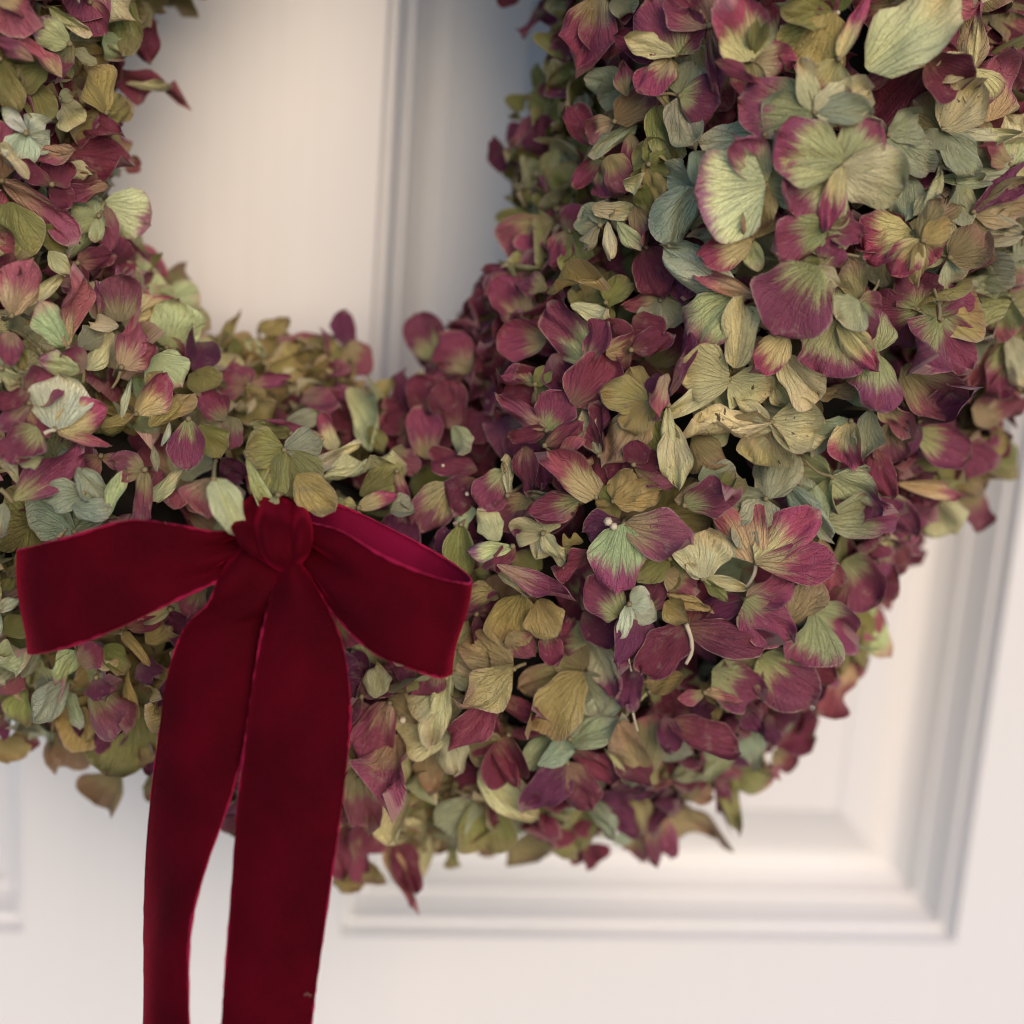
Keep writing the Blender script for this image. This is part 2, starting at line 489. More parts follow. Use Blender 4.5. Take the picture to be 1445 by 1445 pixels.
def petal_attrs(code, pc):
    n = len(pc)
    b, t, s, spot = CODES[code]
    j = 1 + rng.normal(0, 0.07, 3) * 0.6 + rng.normal(0, 0.11)
    j2 = 1 + rng.normal(0, 0.06, 3) * 0.6 + rng.normal(0, 0.11)
    cb = np.clip(lin(b) * GAIN * j, 0.01, 0.85); ct = np.clip(lin(t) * GAIN * j2, 0.008, 0.85)
    if spot == 0 and code in 'cqoegu' and rng.random() < 0.10: spot = 0.6
    pa = np.array([s + rng.normal(0, 0.06), rng.uniform(0, 60), spot])
    return (pc, np.tile(pa, (n, 1)), np.tile(np.append(cb, 1), (n, 1)), np.tile(np.append(ct, 1), (n, 1)))


def petal_mesh(name, P, A, faces=FACES):
    me = mesh_from(name, P, faces)
    for nm, d in (('pc', A[0]), ('pa', A[1])):
        at = me.attributes.new(nm, 'FLOAT_VECTOR', 'POINT'); at.data.foreach_set('vector', np.ascontiguousarray(d, np.float32).ravel())
    for nm, d in (('cb', A[2]), ('ct', A[3])):
        at = me.attributes.new(nm, 'FLOAT_COLOR', 'POINT'); at.data.foreach_set('color', np.ascontiguousarray(d, np.float32).ravel())
    return me


def frame(ydir, n):
    y = ydir / np.linalg.norm(ydir); x = np.cross(y, n); x /= np.linalg.norm(x) + 1e-9
    return np.stack([x, y, np.cross(x, y)], 1)


def tube(path, rad, seg=6):
    path = np.array(path, float); v, f = [], []
    n = len(path); rad = np.broadcast_to(rad, n)
    up = np.array([0.3, 0.2, 0.93])
    for i in range(n):
        t = path[min(i + 1, n - 1)] - path[max(i - 1, 0)]; t /= np.linalg.norm(t) + 1e-12
        a = np.cross(t, up); a /= np.linalg.norm(a) + 1e-9; b = np.cross(t, a)
        for k in range(seg):
            q = 2 * math.pi * k / seg; v.append(path[i] + rad[i] * (math.cos(q) * a + math.sin(q) * b))
    for i in range(n - 1):
        for k in range(seg):
            f.append((i * seg + k, i * seg + (k + 1) % seg, (i + 1) * seg + (k + 1) % seg, (i + 1) * seg + k))
    f.append(tuple(range(seg))[::-1]); f.append(tuple(range((n - 1) * seg, n * seg)))
    return v, f


def bead(c, r, squash=1.0):
    v, f = [], []
    for j in range(1, 4):
        for i in range(6):
            a, b = math.pi * j / 4, 2 * math.pi * (i + 0.5 * (j % 2)) / 6
            v.append(c + r * np.array([math.sin(a) * math.cos(b), squash * math.cos(a), math.sin(a) * math.sin(b)]))
    v += [c + np.array([0, r * squash, 0]), c - np.array([0, r * squash, 0])]
    for j in range(2):
        for i in range(6): f.append((j * 6 + i, j * 6 + (i + 1) % 6, j * 6 + 6 + (i + 1) % 6, j * 6 + 6 + i))
    for i in range(6): f.append((18, (i + 1) % 6, i)); f.append((19, 12 + i, 12 + (i + 1) % 6))
    return v, f


wreath = bpy.data.objects.new('wreath', None); COL.objects.link(wreath)
WB = np.array([WX, 0.0, WZ]); wreath.location = WB
tag(wreath, 'round wreath of dried burgundy, cream and sage hydrangea florets hung on the white door', 'wreath')


def floret_centre(n):
    """the little eye of a floret and its stem, which goes back into the wreath"""
    v, f = bead(0.0004 * n, 0.00075)
    side = rng.normal(0, 1, 3); side -= n * (side @ n); side /= np.linalg.norm(side)
    p = [-n * s + side * 0.0022 * math.sin(s / 0.016 * 2.2) for s in np.linspace(0, 0.016, 6)]
    a, b = tube(p, np.linspace(0.00042, 0.0005, 6), 5)
    f = f + [tuple(i + len(v) for i in q) for q in b]; v = v + a
    return mesh_from('floret', v, f)


COUNT = [0]
FLORETS = []
SEED = 3
INFO = {}
CENTRES = []      # (px, py, code) of every petal laid out by hand
VIEW = -FWD


def build_petal(P, A, fl):
    link('petal', petal_mesh('petal', P, A), M_PETAL, fl)


def placed_floret(ox, oy, sc, data):
    """one floret read off the photograph: eye, then petals (tip x, tip y, width, code, lift in mm)"""
    global rng
    bx, by = ox + data[0] * sc, oy + data[1] * sc
    rng = np.random.default_rng(int(abs(bx) * 7 + abs(by) * 1013 + SEED))
    pet = data[2:]
    d0 = np.mean([q[4] if len(q) > 4 else 0 for q in pet])
    # the depth of the wreath where the petals lie
    mx = np.mean([ox + q[0] * sc for q in pet]) * .5 + bx * .5; my = np.mean([oy + q[1] * sc for q in pet]) * .5 + by * .5
    S = hit(mx, my); ns = normal(S)
    zb = depth_of(S) - (d0 + 1.5 + float(np.clip(rng.normal(0, 1.6), -3, 3))) * 0.001
    B = at_depth(bx, by, zb)
    view = CAM - B; view /= np.linalg.norm(view)
    calm = len(pet) >= 3 or max(q[2] for q in pet) >= 330
    n0 = 0.62 * view + 0.38 * ns + rng.normal(0, 0.09 if calm else 0.26, 3); n0 /= np.linalg.norm(n0)
    fl = None
    if len(pet) == 1:                       # a lone sepal joins the nearest floret that still lacks some of its four
        near = sorted((math.hypot(bx - q[0], by - q[1]), i) for i, q in enumerate(FLORETS) if q[3] < 4)
        if near and near[0][0] < 62:
            q = FLORETS[near[0][1]]; q[3] += 1; fl = q[2]
    if fl is None:
        fl = link('floret', floret_centre(n0), M_STEM, wreath, B - WB)
        FLORETS.append([bx, by, fl, len(pet)]); COUNT[0] += 1
        INFO[fl.name] = [max(pet, key=lambda q: q[2])[3], [], [], d0]
    base = WB + np.array(fl.location)
    for i, q in enumerate(pet):
        tx, ty, wd, code = q[:4]
        d = (q[4] if len(q) > 4 else 0) - d0
        X, Y = ox + tx * sc, oy + ty * sc
        n = n0 + rng.normal(0, 0.11 if calm else 0.25, 3); n /= np.linalg.norm(n)
        if n @ view < 0.5: n = n + 0.5 * view; n /= np.linalg.norm(n)
        Bp = B + view * (d * 0.001 + 0.00018 * i)
        rr = ray(X, Y)
        zt = ((Bp - CAM) @ n) / (rr @ n)
        T = CAM + rr * zt
        dv = T - Bp; L = np.linalg.norm(dv)
        flat = math.hypot(X - bx, Y - by) * zb / F
        if L > 1.35 * flat or (rr @ n) > -0.3:          # a sepal near the outline turns its face to the viewer rather than growing long
            n = 0.9 * view + 0.1 * n; n /= np.linalg.norm(n)
            zt = ((Bp - CAM) @ n) / (rr @ n); T = CAM + rr * zt
            dv = T - Bp; L = np.linalg.norm(dv)
        if L < 1e-4: continue
        W = wd * sc * zb / F * (1.20 if wd > 100 else 1.10)
        thin = W / L < 0.42
        bend = rng.choice([-1, 1], p=[.55, .45]) * rng.uniform(0.15, 1.0)
        cup = rng.choice([-1, 1], p=[.5, .5]) * rng.uniform(0.15, 0.9)
        if thin: cup = rng.choice([-1, 1]) * rng.uniform(0.8, 1.7)
        if calm: bend *= 0.5; cup *= 0.6
        P, pc = petal_shape(L * 1.10, W, bend, cup, rng.uniform(0.4, 1.5), rng.uniform(0.0, 1.0) ** 1.3, rng.normal(0, .06 if calm else .18), calm)
        P = P @ frame(dv, n).T + (Bp - base)
        build_petal(P, petal_attrs(code, pc), fl)
        INFO[fl.name][1].append(dv / L); INFO[fl.name][2].append(L)
        CENTRES.append((X * .6 + bx * .4, Y * .6 + by * .4, code))


S4 = 400 / 1445
BLOCKS = {
 (1045, 0): [
  [515,850,(205,680,290,'p',2),(250,1060,330,'p',2),(440,1150,110,'r',3),(690,640,240,'p',1),(810,950,270,'c',2)],
  [375,575,(20,510,270,'p',0),(640,470,200,'c',0),(300,340,120,'c',-1),(640,590,150,'g',-1)],
  [475,70,(250,330,260,'y',2),(400,420,260,'q',3),(190,20,170,'y',1),(480,-90,190,'y',0),(430,10,110,'b',1)],
  [500,300,(650,0,80,'r',4)], [640,350,(1070,-10,320,'c',3)], [960,290,(640,620,300,'b',-4),(650,430,100,'k',-2)],
  [1030,660,(1190,465,230,'s',2),(900,520,210,'o',1),(980,750,180,'g',1),(1180,880,160,'g',1),(1390,680,90,'c',3)],
  [1370,840,(1360,560,160,'c',0),(1450,600,160,'c',0),(1230,760,120,'k',0)],
  [1250,620,(1300,310,190,'k',0)], [1370,480,(1400,250,160,'b',-2),(1240,170,120,'b',-3)],
  [1180,350,(1210,0,70,'r',3),(960,190,70,'k',2)], [1090,430,(1090,0,270,'o',-3),(1180,400,120,'y',-2)], [970,420,(1150,300,130,'c',0)],
  [750,690,(880,590,170,'g',-1),(950,860,190,'g',-1),(780,800,100,'g',-2)], [870,900,(840,1110,150,'G',-2),(760,1080,100,'g',-2)],
  [880,1100,(1020,900,80,'c',1)], [1010,910,(1190,920,80,'g',-1)],
  [925,1225,(900,1440,90,'q',2),(1060,1150,110,'q',2),(1010,1010,100,'o',1),(780,1390,160,'r',1)],
  [880,1190,(650,1310,230,'r',-1),(580,1180,190,'b',-2)],
  [1060,1310,(1250,1200,180,'o',0),(1110,1440,200,'c',-1)],
  [1180,1080,(1445,950,220,'o',0),(1440,850,100,'v',1)], [1450,1190,(1180,1110,170,'g',1)], [1270,1280,(1440,1220,150,'g',-2)],
  [1450,1230,(1280,1400,170,'P',0)],
  [435,1160,(190,1270,230,'P',2),(440,1300,170,'c',1)],
 ],
 (1045, 350): [
  [400,95,(170,410,400,'P',2),(490,180,100,'c',0),(330,60,70,'y',0)],
  [605,270,(500,350,190,'c',2),(650,445,150,'P',1),(550,70,130,'o',-1),(710,290,120,'k',0)],
  [500,365,(420,630,310,'p',2),(670,600,140,'r',1)], [240,430,(60,620,150,'r',0)],
  [215,540,(380,725,180,'c',2)], [130,640,(270,860,110,'s',0)], [330,740,(370,890,110,'o',0)], [390,760,(560,670,120,'o',-1)],
  [1015,365,(850,620,270,'P',2),(1160,610,215,'P',2)],
  [1385,450,(1330,750,170,'P',1),(1190,690,110,'k',1),(1425,690,110,'c',2)],
  [1380,260,(1070,270,220,'u',1),(1140,170,100,'g',0)],
  [690,540,(690,805,240,'p',2),(560,620,110,'G',0)], [720,780,(840,880,130,'k',0)],
  [830,600,(1040,790,240,'t',0)], [910,880,(1195,730,160,'v',2)], [890,940,(1150,1050,210,'P',1)], [1200,900,(1425,770,180,'k',0)],
  [1230,1060,(1310,910,150,'q',-2)], [660,820,(635,1050,145,'g',2)], [770,870,(770,1080,190,'t',1)], [690,1030,(760,1250,120,'b',0)],
  [560,880,(370,1020,170,'g',0),(590,1105,150,'r',0)], [130,1280,(220,980,220,'g',1)],
  [-50,880,(150,920,120,'c',1)], [250,870,(60,1010,160,'c',-1)],
  [465,1165,(645,1125,60,'g',1),(740,1340,210,'p',2)], [430,1390,(770,1370,200,'p',1)], [750,1250,(880,1440,150,'P',0)],
  [240,1210,(420,1430,130,'G',1)], [1280,1000,(1395,1150,190,'y',-7),(1370,980,130,'b',-6)],
  [1120,1200,(1225,1420,190,'t',-6)], [960,1300,(1085,1445,220,'c',-4)], [800,1200,(1085,1260,90,'k',-2)],
  [850,1100,(1120,1190,170,'y',-4)], [1180,1180,(1240,1230,120,'o',-6)],
 ],
 (680, 0): [
  [1445,940,(1115,980,400,'m',4),(1290,700,180,'p',2),(1350,1195,150,'o',1)],
  [1100,960,(960,1235,200,'G',1),(1190,790,160,'G',1)], [1445,690,(1125,730,170,'G',2)],
  [1375,1220,(1125,1300,190,'r',2),(1110,1210,120,'g',0),(1400,1370,100,'c',0)], [1150,1350,(950,1270,160,'G',0)],
  [990,280,(860,25,270,'P',3),(1050,60,170,'P',2),(755,200,110,'c',3),(695,190,150,'v',0)], [960,300,(800,450,160,'R',1),(890,465,110,'q',0)],
  [1375,305,(1290,65,240,'r',2),(1440,100,90,'y',0)], [610,-30,(490,335,260,'R',1),(640,290,200,'t',0)],
  [340,-40,(225,185,130,'P',-6),(370,130,130,'v',-6)], [210,-50,(90,15,90,'b',-6)],
  [1160,130,(1200,490,90,'K',3)], [1190,310,(1415,435,75,'b',1)],
  [1010,490,(1190,530,240,'P',1),(1080,330,190,'g',0),(1080,760,160,'g',0)], [880,540,(990,790,170,'y',-2)],
  [610,800,(620,1000,170,'p',-1),(470,940,100,'R',-2)], [760,680,(795,870,110,'R',0)], [650,790,(720,970,140,'t',-1)],
  [830,830,(910,1010,110,'q',-1)], [800,950,(860,1090,100,'y',-2)], [720,930,(810,900,80,'c',-1)],
  [680,620,(870,480,180,'t',0),(540,670,120,'k',-1)], [740,490,(730,330,90,'t',-1)], [790,630,(565,765,80,'g',1)], [560,740,(440,560,130,'b',-1)],
  [730,460,(540,400,160,'g',-1),(600,500,130,'g',-2)], [390,640,(180,730,190,'t',-5)], [240,490,(360,600,130,'y',-4),(160,600,90,'y',-5)],
  [130,780,(35,810,160,'v',-7),(210,990,150,'y',-7)], [380,760,(330,980,140,'c',-4)],
  [250,1100,(85,1105,90,'y',-7),(390,1110,130,'g',-5)], [360,1130,(190,1350,240,'t',-5)], [450,1180,(490,1420,150,'y',-4),(380,1370,130,'R',-4)],
  [340,1440,(50,1390,120,'P',-3)], [560,1060,(755,1080,90,'c',0)], [690,1130,(805,1260,90,'c',0)], [600,1150,(515,1275,80,'g',-1)],
  [640,1130,(650,1290,70,'c',-1)], [780,1050,(805,1230,90,'t',-1)], [450,300,(360,350,120,'y',-6)], [330,420,(260,430,150,'y',-6)],
  [850,840,(970,830,120,'y',-3)], [480,640,(520,500,90,'g',-3)], [660,0,(760,60,160,'g',-4)],
 ],
 (700, 350): [
  [465,580,(275,305,190,'P',2),(560,390,190,'R',2)], [560,540,(795,475,150,'R',1)], [690,520,(880,450,120,'b',0)],
  [160,370,(-10,150,180,'R',-4),(100,200,60,'y',-4)], [255,470,(25,480,180,'R',0)],
  [260,930,(35,765,95,'K',2),(330,740,190,'P',2),(90,970,90,'b',1)], [390,800,(580,585,220,'b',1)], [340,720,(60,760,190,'b',-1)],
  [290,540,(350,720,180,'v',-2)], [250,1010,(435,890,100,'b',1)], [200,700,(25,680,130,'P',-2),(260,620,90,'y',-2)],
  [775,790,(540,745,175,'q',2),(660,910,150,'q',3),(690,620,120,'q',1),(850,660,130,'v',0),(590,1050,190,'o',1),(870,1090,160,'y',1)],
  [875,640,(830,860,80,'k',4)], [875,800,(885,1100,70,'c',3)], [900,890,(930,1195,150,'c',1)],
  [1190,670,(980,640,250,'s',3),(900,825,110,'c',1)], [1220,610,(1260,300,160,'s',1)], [1400,890,(1035,870,140,'s',2),(1230,770,80,'c',0)],
  [1235,230,(1010,490,260,'p',2),(885,10,180,'G',1),(1220,400,80,'G',1)], [1330,250,(1050,130,90,'k',1)],
  [890,745,(960,450,90,'v',1)], [840,265,(665,290,90,'k',-5),(790,410,160,'g',-5),(945,360,130,'g',-5),(975,290,100,'g',-5)],
  [760,0,(850,235,170,'b',-4)], [900,60,(950,250,140,'v',-5)], [260,215,(110,180,120,'P',-4)], [270,235,(550,190,70,'q',-3)],
  [380,290,(560,340,100,'c',-4)], [560,280,(700,190,110,'y',-5)], [600,1290,(690,1145,150,'q',1),(825,1240,140,'q',2),(535,1215,80,'y',0)],
  [505,1270,(280,1060,150,'k',2),(585,1295,80,'q',1)], [430,1290,(170,1360,150,'K',1),(320,1190,120,'b',1)],
  [420,1110,(680,1105,75,'R',1)], [700,1105,(850,1085,110,'b',0),(720,990,120,'b',0),(890,1205,110,'t',-2)],
  [530,1060,(480,860,115,'c',1),(550,820,120,'b',-1)], [320,1075,(440,980,80,'k',0)], [960,1310,(1195,1250,190,'P',1)],
  [910,1285,(1090,1225,110,'o',-1)], [1030,1170,(1220,1180,150,'g',-3)], [150,1010,(190,1230,110,'b',-2)], [260,1050,(225,1220,110,'v',-3)],
  [60,1260,(40,1080,50,'c',0)], [150,1245,(265,1260,60,'g',0)], [1000,960,(1150,1100,180,'o',-7)], [700,350,(840,440,120,'b',-3)],
 ],
 (850, 650): [
  [110,325,(430,420,230,'t',3),(70,660,260,'p',4),(-90,360,150,'v',2)],
  [510,600,(530,375,270,'c',3),(725,650,70,'c',2),(425,530,60,'c',2),(630,705,60,'y',1)],
  [785,520,(655,110,230,'k',2),(1080,275,190,'r',3),(1170,530,190,'R',3),(615,240,160,'g',0)],
  [730,710,(955,600,140,'K',2),(940,890,220,'P',3),(510,775,120,'v',0)], [1060,770,(940,975,230,'p',0)], [950,830,(1085,590,160,'o',0)],
  [430,850,(215,1075,200,'b',2),(770,935,170,'b',2)], [560,1070,(790,1190,220,'P',3)], [800,1000,(1040,1220,260,'P',2)], [920,985,(1170,1105,120,'b',2)],
  [420,1100,(220,1130,115,'q',2)], [520,1180,(395,1210,90,'k',1),(705,1225,60,'k',1)], [240,1170,(110,1315,26,'c',2)],
  [140,730,(235,690,110,'W',4),(95,895,70,'W',4)], [210,760,(90,1035,200,'v',2),(310,610,130,'P',1)], [170,1030,(120,1250,130,'v',0)],
  [600,1250,(570,1345,50,'q',0)], [715,1250,(795,1380,95,'v',2)], [875,1310,(1050,1390,240,'R',-1)], [840,1290,(870,1445,85,'v',0)],
  [1290,740,(1180,1060,140,'y',-5),(1340,1050,140,'y',-5),(1450,980,160,'e',-5)], [1260,1010,(1135,1280,190,'k',-7)],
  [1240,500,(1400,690,210,'P',-2)], [1240,620,(1125,815,140,'b',-2)], [1110,400,(1140,640,110,'k',-1)], [590,150,(690,100,140,'y',-3)],
  [320,570,(470,640,140,'t',0)], [330,680,(540,755,80,'q',1)], [320,720,(430,825,110,'q',0)], [340,500,(170,590,120,'y',1)],
  [1130,330,(1000,130,140,'g',-2)], [700,830,(640,790,140,'v',-2)],
 ],
 (560, 650): [
  [1000,470,(820,575,130,'b',0)], [950,410,(855,460,90,'q',1)], [330,325,(310,610,145,'y',0)], [590,440,(375,465,95,'m',1)],
  [600,430,(480,545,90,'b',0)], [640,680,(530,920,230,'q',2)], [720,710,(810,880,195,'q',2)], [560,890,(690,990,130,'t',0)], [760,880,(810,1035,110,'R',0)],
  [510,530,(875,700,105,'K',3)], [510,560,(650,680,45,'c',2)], [700,590,(610,480,160,'y',-2)], [510,680,(345,800,160,'t',-2)], [400,780,(430,915,150,'v',-2)],
  [590,1060,(330,940,190,'o',1),(340,1215,210,'o',2)], [560,1115,(285,1445,165,'b',2)], [940,1080,(720,1300,225,'q',3),(640,1150,180,'o',0),(1020,1260,140,'g',0),(870,930,170,'o',-1)],
  [270,1075,(190,1400,155,'c',2)], [990,900,(1110,1190,190,'p',-2)], [1130,790,(970,640,180,'P',0)], [955,760,(945,610,60,'R',1)], [950,770,(1120,910,180,'v',-1)],
  [880,1415,(1140,1165,120,'G',1)], [890,1440,(1145,1320,120,'g',1)], [400,90,(300,245,190,'b',2)], [410,50,(195,0,130,'b',1)], [560,50,(440,225,170,'P',1)],
  [575,175,(550,0,50,'c',2)], [400,245,(295,310,110,'e',0)], [520,410,(420,260,125,'c',0)], [280,120,(105,325,190,'t',0)],
  [690,200,(510,310,170,'t',-1)], [910,270,(680,370,110,'v',1)], [930,205,(685,270,125,'P',2)], [660,250,(640,390,140,'v',-1)], [745,370,(850,500,90,'c',-1)],
  [290,440,(200,400,120,'v',-3)],
 ],
 (460, 920): [
  [325,255,(195,585,195,'K',3)], [370,420,(310,740,230,'K',2)], [170,560,(200,815,210,'t',0)], [400,690,(330,960,130,'c',1)], [360,950,(450,1215,135,'b',1)],
  [300,990,(432,1278,95,'k',1)], [470,860,(470,1145,120,'c',-5)], [60,850,(90,1120,110,'K',0)], [130,850,(175,1160,120,'K',1)], [90,1090,(160,1215,150,'q',-4)], [230,1070,(220,1180,160,'o',-5)],
  [180,830,(80,845,40,'c',1)], [250,235,(262,72,130,'c',4)], [470,190,(310,85,150,'P',1)], [180,230,(140,10,140,'v',0)], [330,230,(510,340,130,'o',-2)],
  [620,380,(650,615,145,'c',1)], [810,735,(575,855,165,'g',-3),(830,985,250,'y',-4)], [780,600,(1060,835,175,'c',-2)], [1050,820,(990,930,110,'g',-5)],
  [640,920,(690,1075,110,'y',-8)], [860,950,(800,1035,150,'o',-7)], [950,890,(880,985,100,'b',-6)], [850,430,(965,660,85,'b',0)], [740,430,(880,550,160,'o',-3)],
  [840,280,(870,410,50,'R',0)], [880,230,(1120,350,95,'b',-2)], [930,420,(1090,410,60,'b',-2)], [1000,590,(1240,410,135,'g',0)], [1080,575,(1445,400,110,'G',2)],
  [1230,565,(1040,750,190,'v',1),(1350,780,160,'b',1)], [1150,780,(1270,980,340,'y',-3)], [1010,930,(1070,1058,260,'o',-6)], [1310,990,(1370,1065,140,'b',-6)],
  [560,400,(520,690,160,'o',-4)], [470,680,(520,760,150,'q',-6)],[560,900,(560,1010,170,'o',-8)],
 ],
 (800, 850): [
  [40,750,(255,905,140,'b',2)], [245,770,(415,935,135,'b',2)], [190,745,(267,895,28,'c',3)], [230,940,(425,985,60,'v',1)],
  [400,890,(430,545,175,'u',1),(260,640,140,'o',0)], [520,610,(830,745,150,'b',1)], [500,580,(530,745,110,'v',0)], [790,840,(1060,885,190,'u',1),(825,1165,90,'v',1),(850,1100,110,'y',0)],
  [875,760,(570,880,125,'g',0)], [840,795,(690,905,60,'b',0)], [490,965,(725,1185,165,'o',-3)], [550,915,(720,985,130,'o',-3)],
  [210,985,(340,1170,115,'v',0)], [110,1020,(240,1150,115,'G',0)], [-10,830,(115,1035,160,'b',1)], [235,1225,(345,1180,75,'W',-2)],
  [330,1160,(370,1315,115,'k',-4)], [400,1000,(455,1325,125,'t',-4)], [480,1080,(520,1285,105,'K',-5)], [340,950,(380,1160,115,'o',-2)], [60,1210,(140,1320,140,'b',-6)],
  [930,640,(940,805,125,'G',-1)], [1050,760,(1165,825,130,'k',-5)], [980,800,(1040,860,60,'b',-2)],
 ],
 (0, 0): [
  [330,770,(660,835,230,'b',2)], [380,600,(615,690,115,'b',0)], [640,810,(715,860,90,'k',-3)], [385,765,(45,700,105,'K',3)], [490,880,(300,1010,180,'b',1)],
  [550,945,(330,1015,90,'K',1)], [330,840,(455,890,100,'c',3)], [90,410,(205,755,80,'v',3)], [150,430,(225,610,140,'y',0)], [265,420,(285,565,75,'R',2)],
  [300,500,(375,485,75,'c',2)], [540,575,(430,350,190,'q',0)], [550,345,(885,442,125,'b',0),(560,475,130,'v',-2)], [640,425,(860,440,40,'c',0)],
  [700,50,(760,305,140,'b',0)], [715,-30,(825,40,120,'y',-3)], [620,-30,(620,270,185,'y',0)], [530,180,(615,290,125,'e',1)], [460,10,(530,165,180,'K',1)],
  [355,225,(165,115,140,'m',3)], [360,210,(300,365,110,'t',1)], [250,35,(435,135,70,'c',2)], [0,-20,(130,60,150,'k',1)], [105,150,(0,110,130,'r',1)],
  [315,395,(110,210,90,'k',2)], [170,310,(-10,205,90,'K',2)], [0,300,(80,535,145,'y',1)], [240,330,(100,390,170,'y',-1)], [495,325,(385,265,65,'c',1)], [135,680,(20,560,75,'W',1)],
  [10,920,(375,1215,130,'K',3)], [260,940,(100,830,100,'b',1)], [145,915,(0,790,80,'c',1)], [60,1030,(120,1300,260,'y',1)], [200,1160,(330,1260,110,'y',1)],
  [525,1040,(745,1135,240,'m',1),(365,1090,180,'g',1),(350,1310,170,'e',2),(555,1265,110,'K',1)], [505,1100,(490,1225,75,'e',2)],
  [250,1280,(365,1405,95,'c',2)], [390,1340,(555,1300,115,'b',-2)], [690,1440,(690,1225,200,'y',-7)], [880,1500,(940,1350,130,'o',-8)], [60,1290,(0,1390,120,'b',0)],
 ],
 (0, 350): [
  [60,345,(160,75,215,'k',1)], [115,305,(305,155,75,'c',2)], [290,185,(395,150,60,'K',1)],
  [340,505,(215,285,130,'e',1),(430,190,155,'k',2)], [400,505,(490,440,120,'g',0)], [440,620,(545,430,105,'c',1)], [445,600,(315,555,125,'K',2)], [405,630,(215,575,105,'m',1)],
  [500,370,(500,185,70,'K',1)], [610,375,(610,155,185,'t',0)], [625,385,(875,270,155,'r',1)], [605,400,(475,380,80,'c',1)], [620,610,(690,420,135,'k',2),(785,510,120,'k',2)],
  [850,505,(900,290,230,'e',-1)], [780,555,(920,700,205,'e',-1)], [690,845,(840,660,155,'r',0)], [760,740,(820,640,100,'q',-1)],
  [280,925,(300,665,275,'W',3),(525,820,165,'r',2),(545,1005,55,'k',2)], [155,740,(-10,800,95,'b',1)], [150,790,(-10,935,100,'K',1)], [195,920,(20,1065,175,'P',1)],
  [90,1090,(215,1070,70,'c',1)], [0,1055,(105,1195,60,'c',1)], [70,1285,(385,1050,170,'P',2)], [425,1250,(235,1280,150,'G',1)], [370,1315,(555,1330,110,'G',1)],
  [395,1120,(535,1290,115,'G',0)], [535,1375,(645,1155,80,'e',2)], [740,1130,(730,1390,90,'t',1)], [780,1290,(930,1135,80,'c',1)], [515,1060,(710,1130,90,'K',0)],
  [1090,1175,(1060,1365,270,'k',21),(1205,1428,150,'e',21)], [960,870,(960,1110,175,'P',-1)], [1020,900,(1120,1060,155,'y',-1)], [1150,880,(1030,750,130,'R',-2)],
  [1180,860,(1170,1010,105,'t',-1)], [1130,1070,(1225,1180,110,'v',-2)], [760,910,(955,755,110,'q',-1)], [865,890,(830,1000,30,'W',1)], [780,1000,(800,1130,40,'g',1)],
  [620,870,(660,675,40,'W',1)], [520,905,(665,850,60,'q',0)], [60,430,(60,590,115,'K',0)], [5,610,(105,695,100,'c',1)], [80,460,(120,610,85,'y',-1)], [25,1300,(10,1450,95,'g',0)],
 ],
 (260, 400): [
  [510,850,(325,850,185,'y',19),(600,1110,250,'y',19),(700,795,170,'g',19),(400,1110,170,'y',19)], [315,900,(385,1160,85,'e',20)], [480,1080,(395,1145,60,'e',20)], [540,765,(350,720,90,'y',1)], [710,785,(390,705,60,'R',1)],
  [565,985,(875,825,85,'c',3)], [575,975,(750,1150,160,'q',19)], [705,995,(1040,870,125,'c',5)], [895,1080,(1105,940,140,'y',1)], [1085,960,(1145,1150,60,'R',2)], [885,1145,(1070,1080,80,'r',2)], [1050,1160,(1155,1175,120,'g',1)],
  [950,855,(930,545,185,'c',1)], [940,540,(1070,520,115,'q',-1)], [380,245,(510,185,110,'q',-4)], [305,285,(425,395,60,'c',-2)], [430,430,(610,440,110,'q',-2)], [325,520,(530,480,80,'K',-1)],
  [310,530,(435,595,50,'q',0)], [250,275,(260,400,70,'y',-3)], [800,330,(600,295,155,'q',-3)], [815,495,(595,305,85,'c',-2)], [825,330,(820,155,135,'v',-5)], [800,350,(950,430,150,'t',-4)],
  [60,300,(40,430,170,'v',-4)], [180,330,(240,205,65,'q',-3)], [50,450,(120,560,160,'y',-3)], [610,560,(770,610,140,'K',-3)], [520,700,(690,680,95,'g',-1)], [775,850,(705,665,90,'r',0)],
  [1150,730,(1050,660,160,'b',-2)], [1230,670,(1195,470,150,'b',-2)], [1240,895,(1210,650,160,'R',0)], [1380,745,(1340,500,180,'b',-1)], [1370,725,(1395,860,115,'g',0)], [1290,390,(1180,165,180,'P',-5)],
  [1280,440,(1175,305,90,'b',-6)], [1445,465,(1310,270,200,'R',-2)], [1040,750,(1110,470,140,'v',-3)], [1060,840,(1170,960,130,'t',-2)], [940,730,(1010,850,90,'y',-3)],
 ],
 (0, 800): [
  [-30,480,(130,410,160,'e',1)], [-30,530,(110,610,150,'k',1)], [110,565,(190,455,80,'g',0)], [-10,225,(95,165,65,'W',1)], [15,340,(115,260,125,'y',0)], [15,120,(85,50,80,'y',0)],
  [400,430,(285,590,110,'m',1)], [400,490,(515,420,135,'K',1)], [500,515,(595,480,65,'c',1)], [540,395,(630,530,110,'y',0)], [620,330,(750,490,65,'q',1)], [740,385,(855,310,105,'q',0)], [650,310,(810,280,95,'b',-1)],
  [700,500,(775,555,115,'v',0)], [870,215,(730,260,85,'c',0)], [1035,85,(950,255,115,'k',1)], [490,560,(530,675,135,'v',3)], [480,620,(600,800,210,'t',1)], [650,520,(620,770,75,'q',0)], [430,710,(430,880,110,'q',1)], [400,740,(410,860,55,'v',2)],
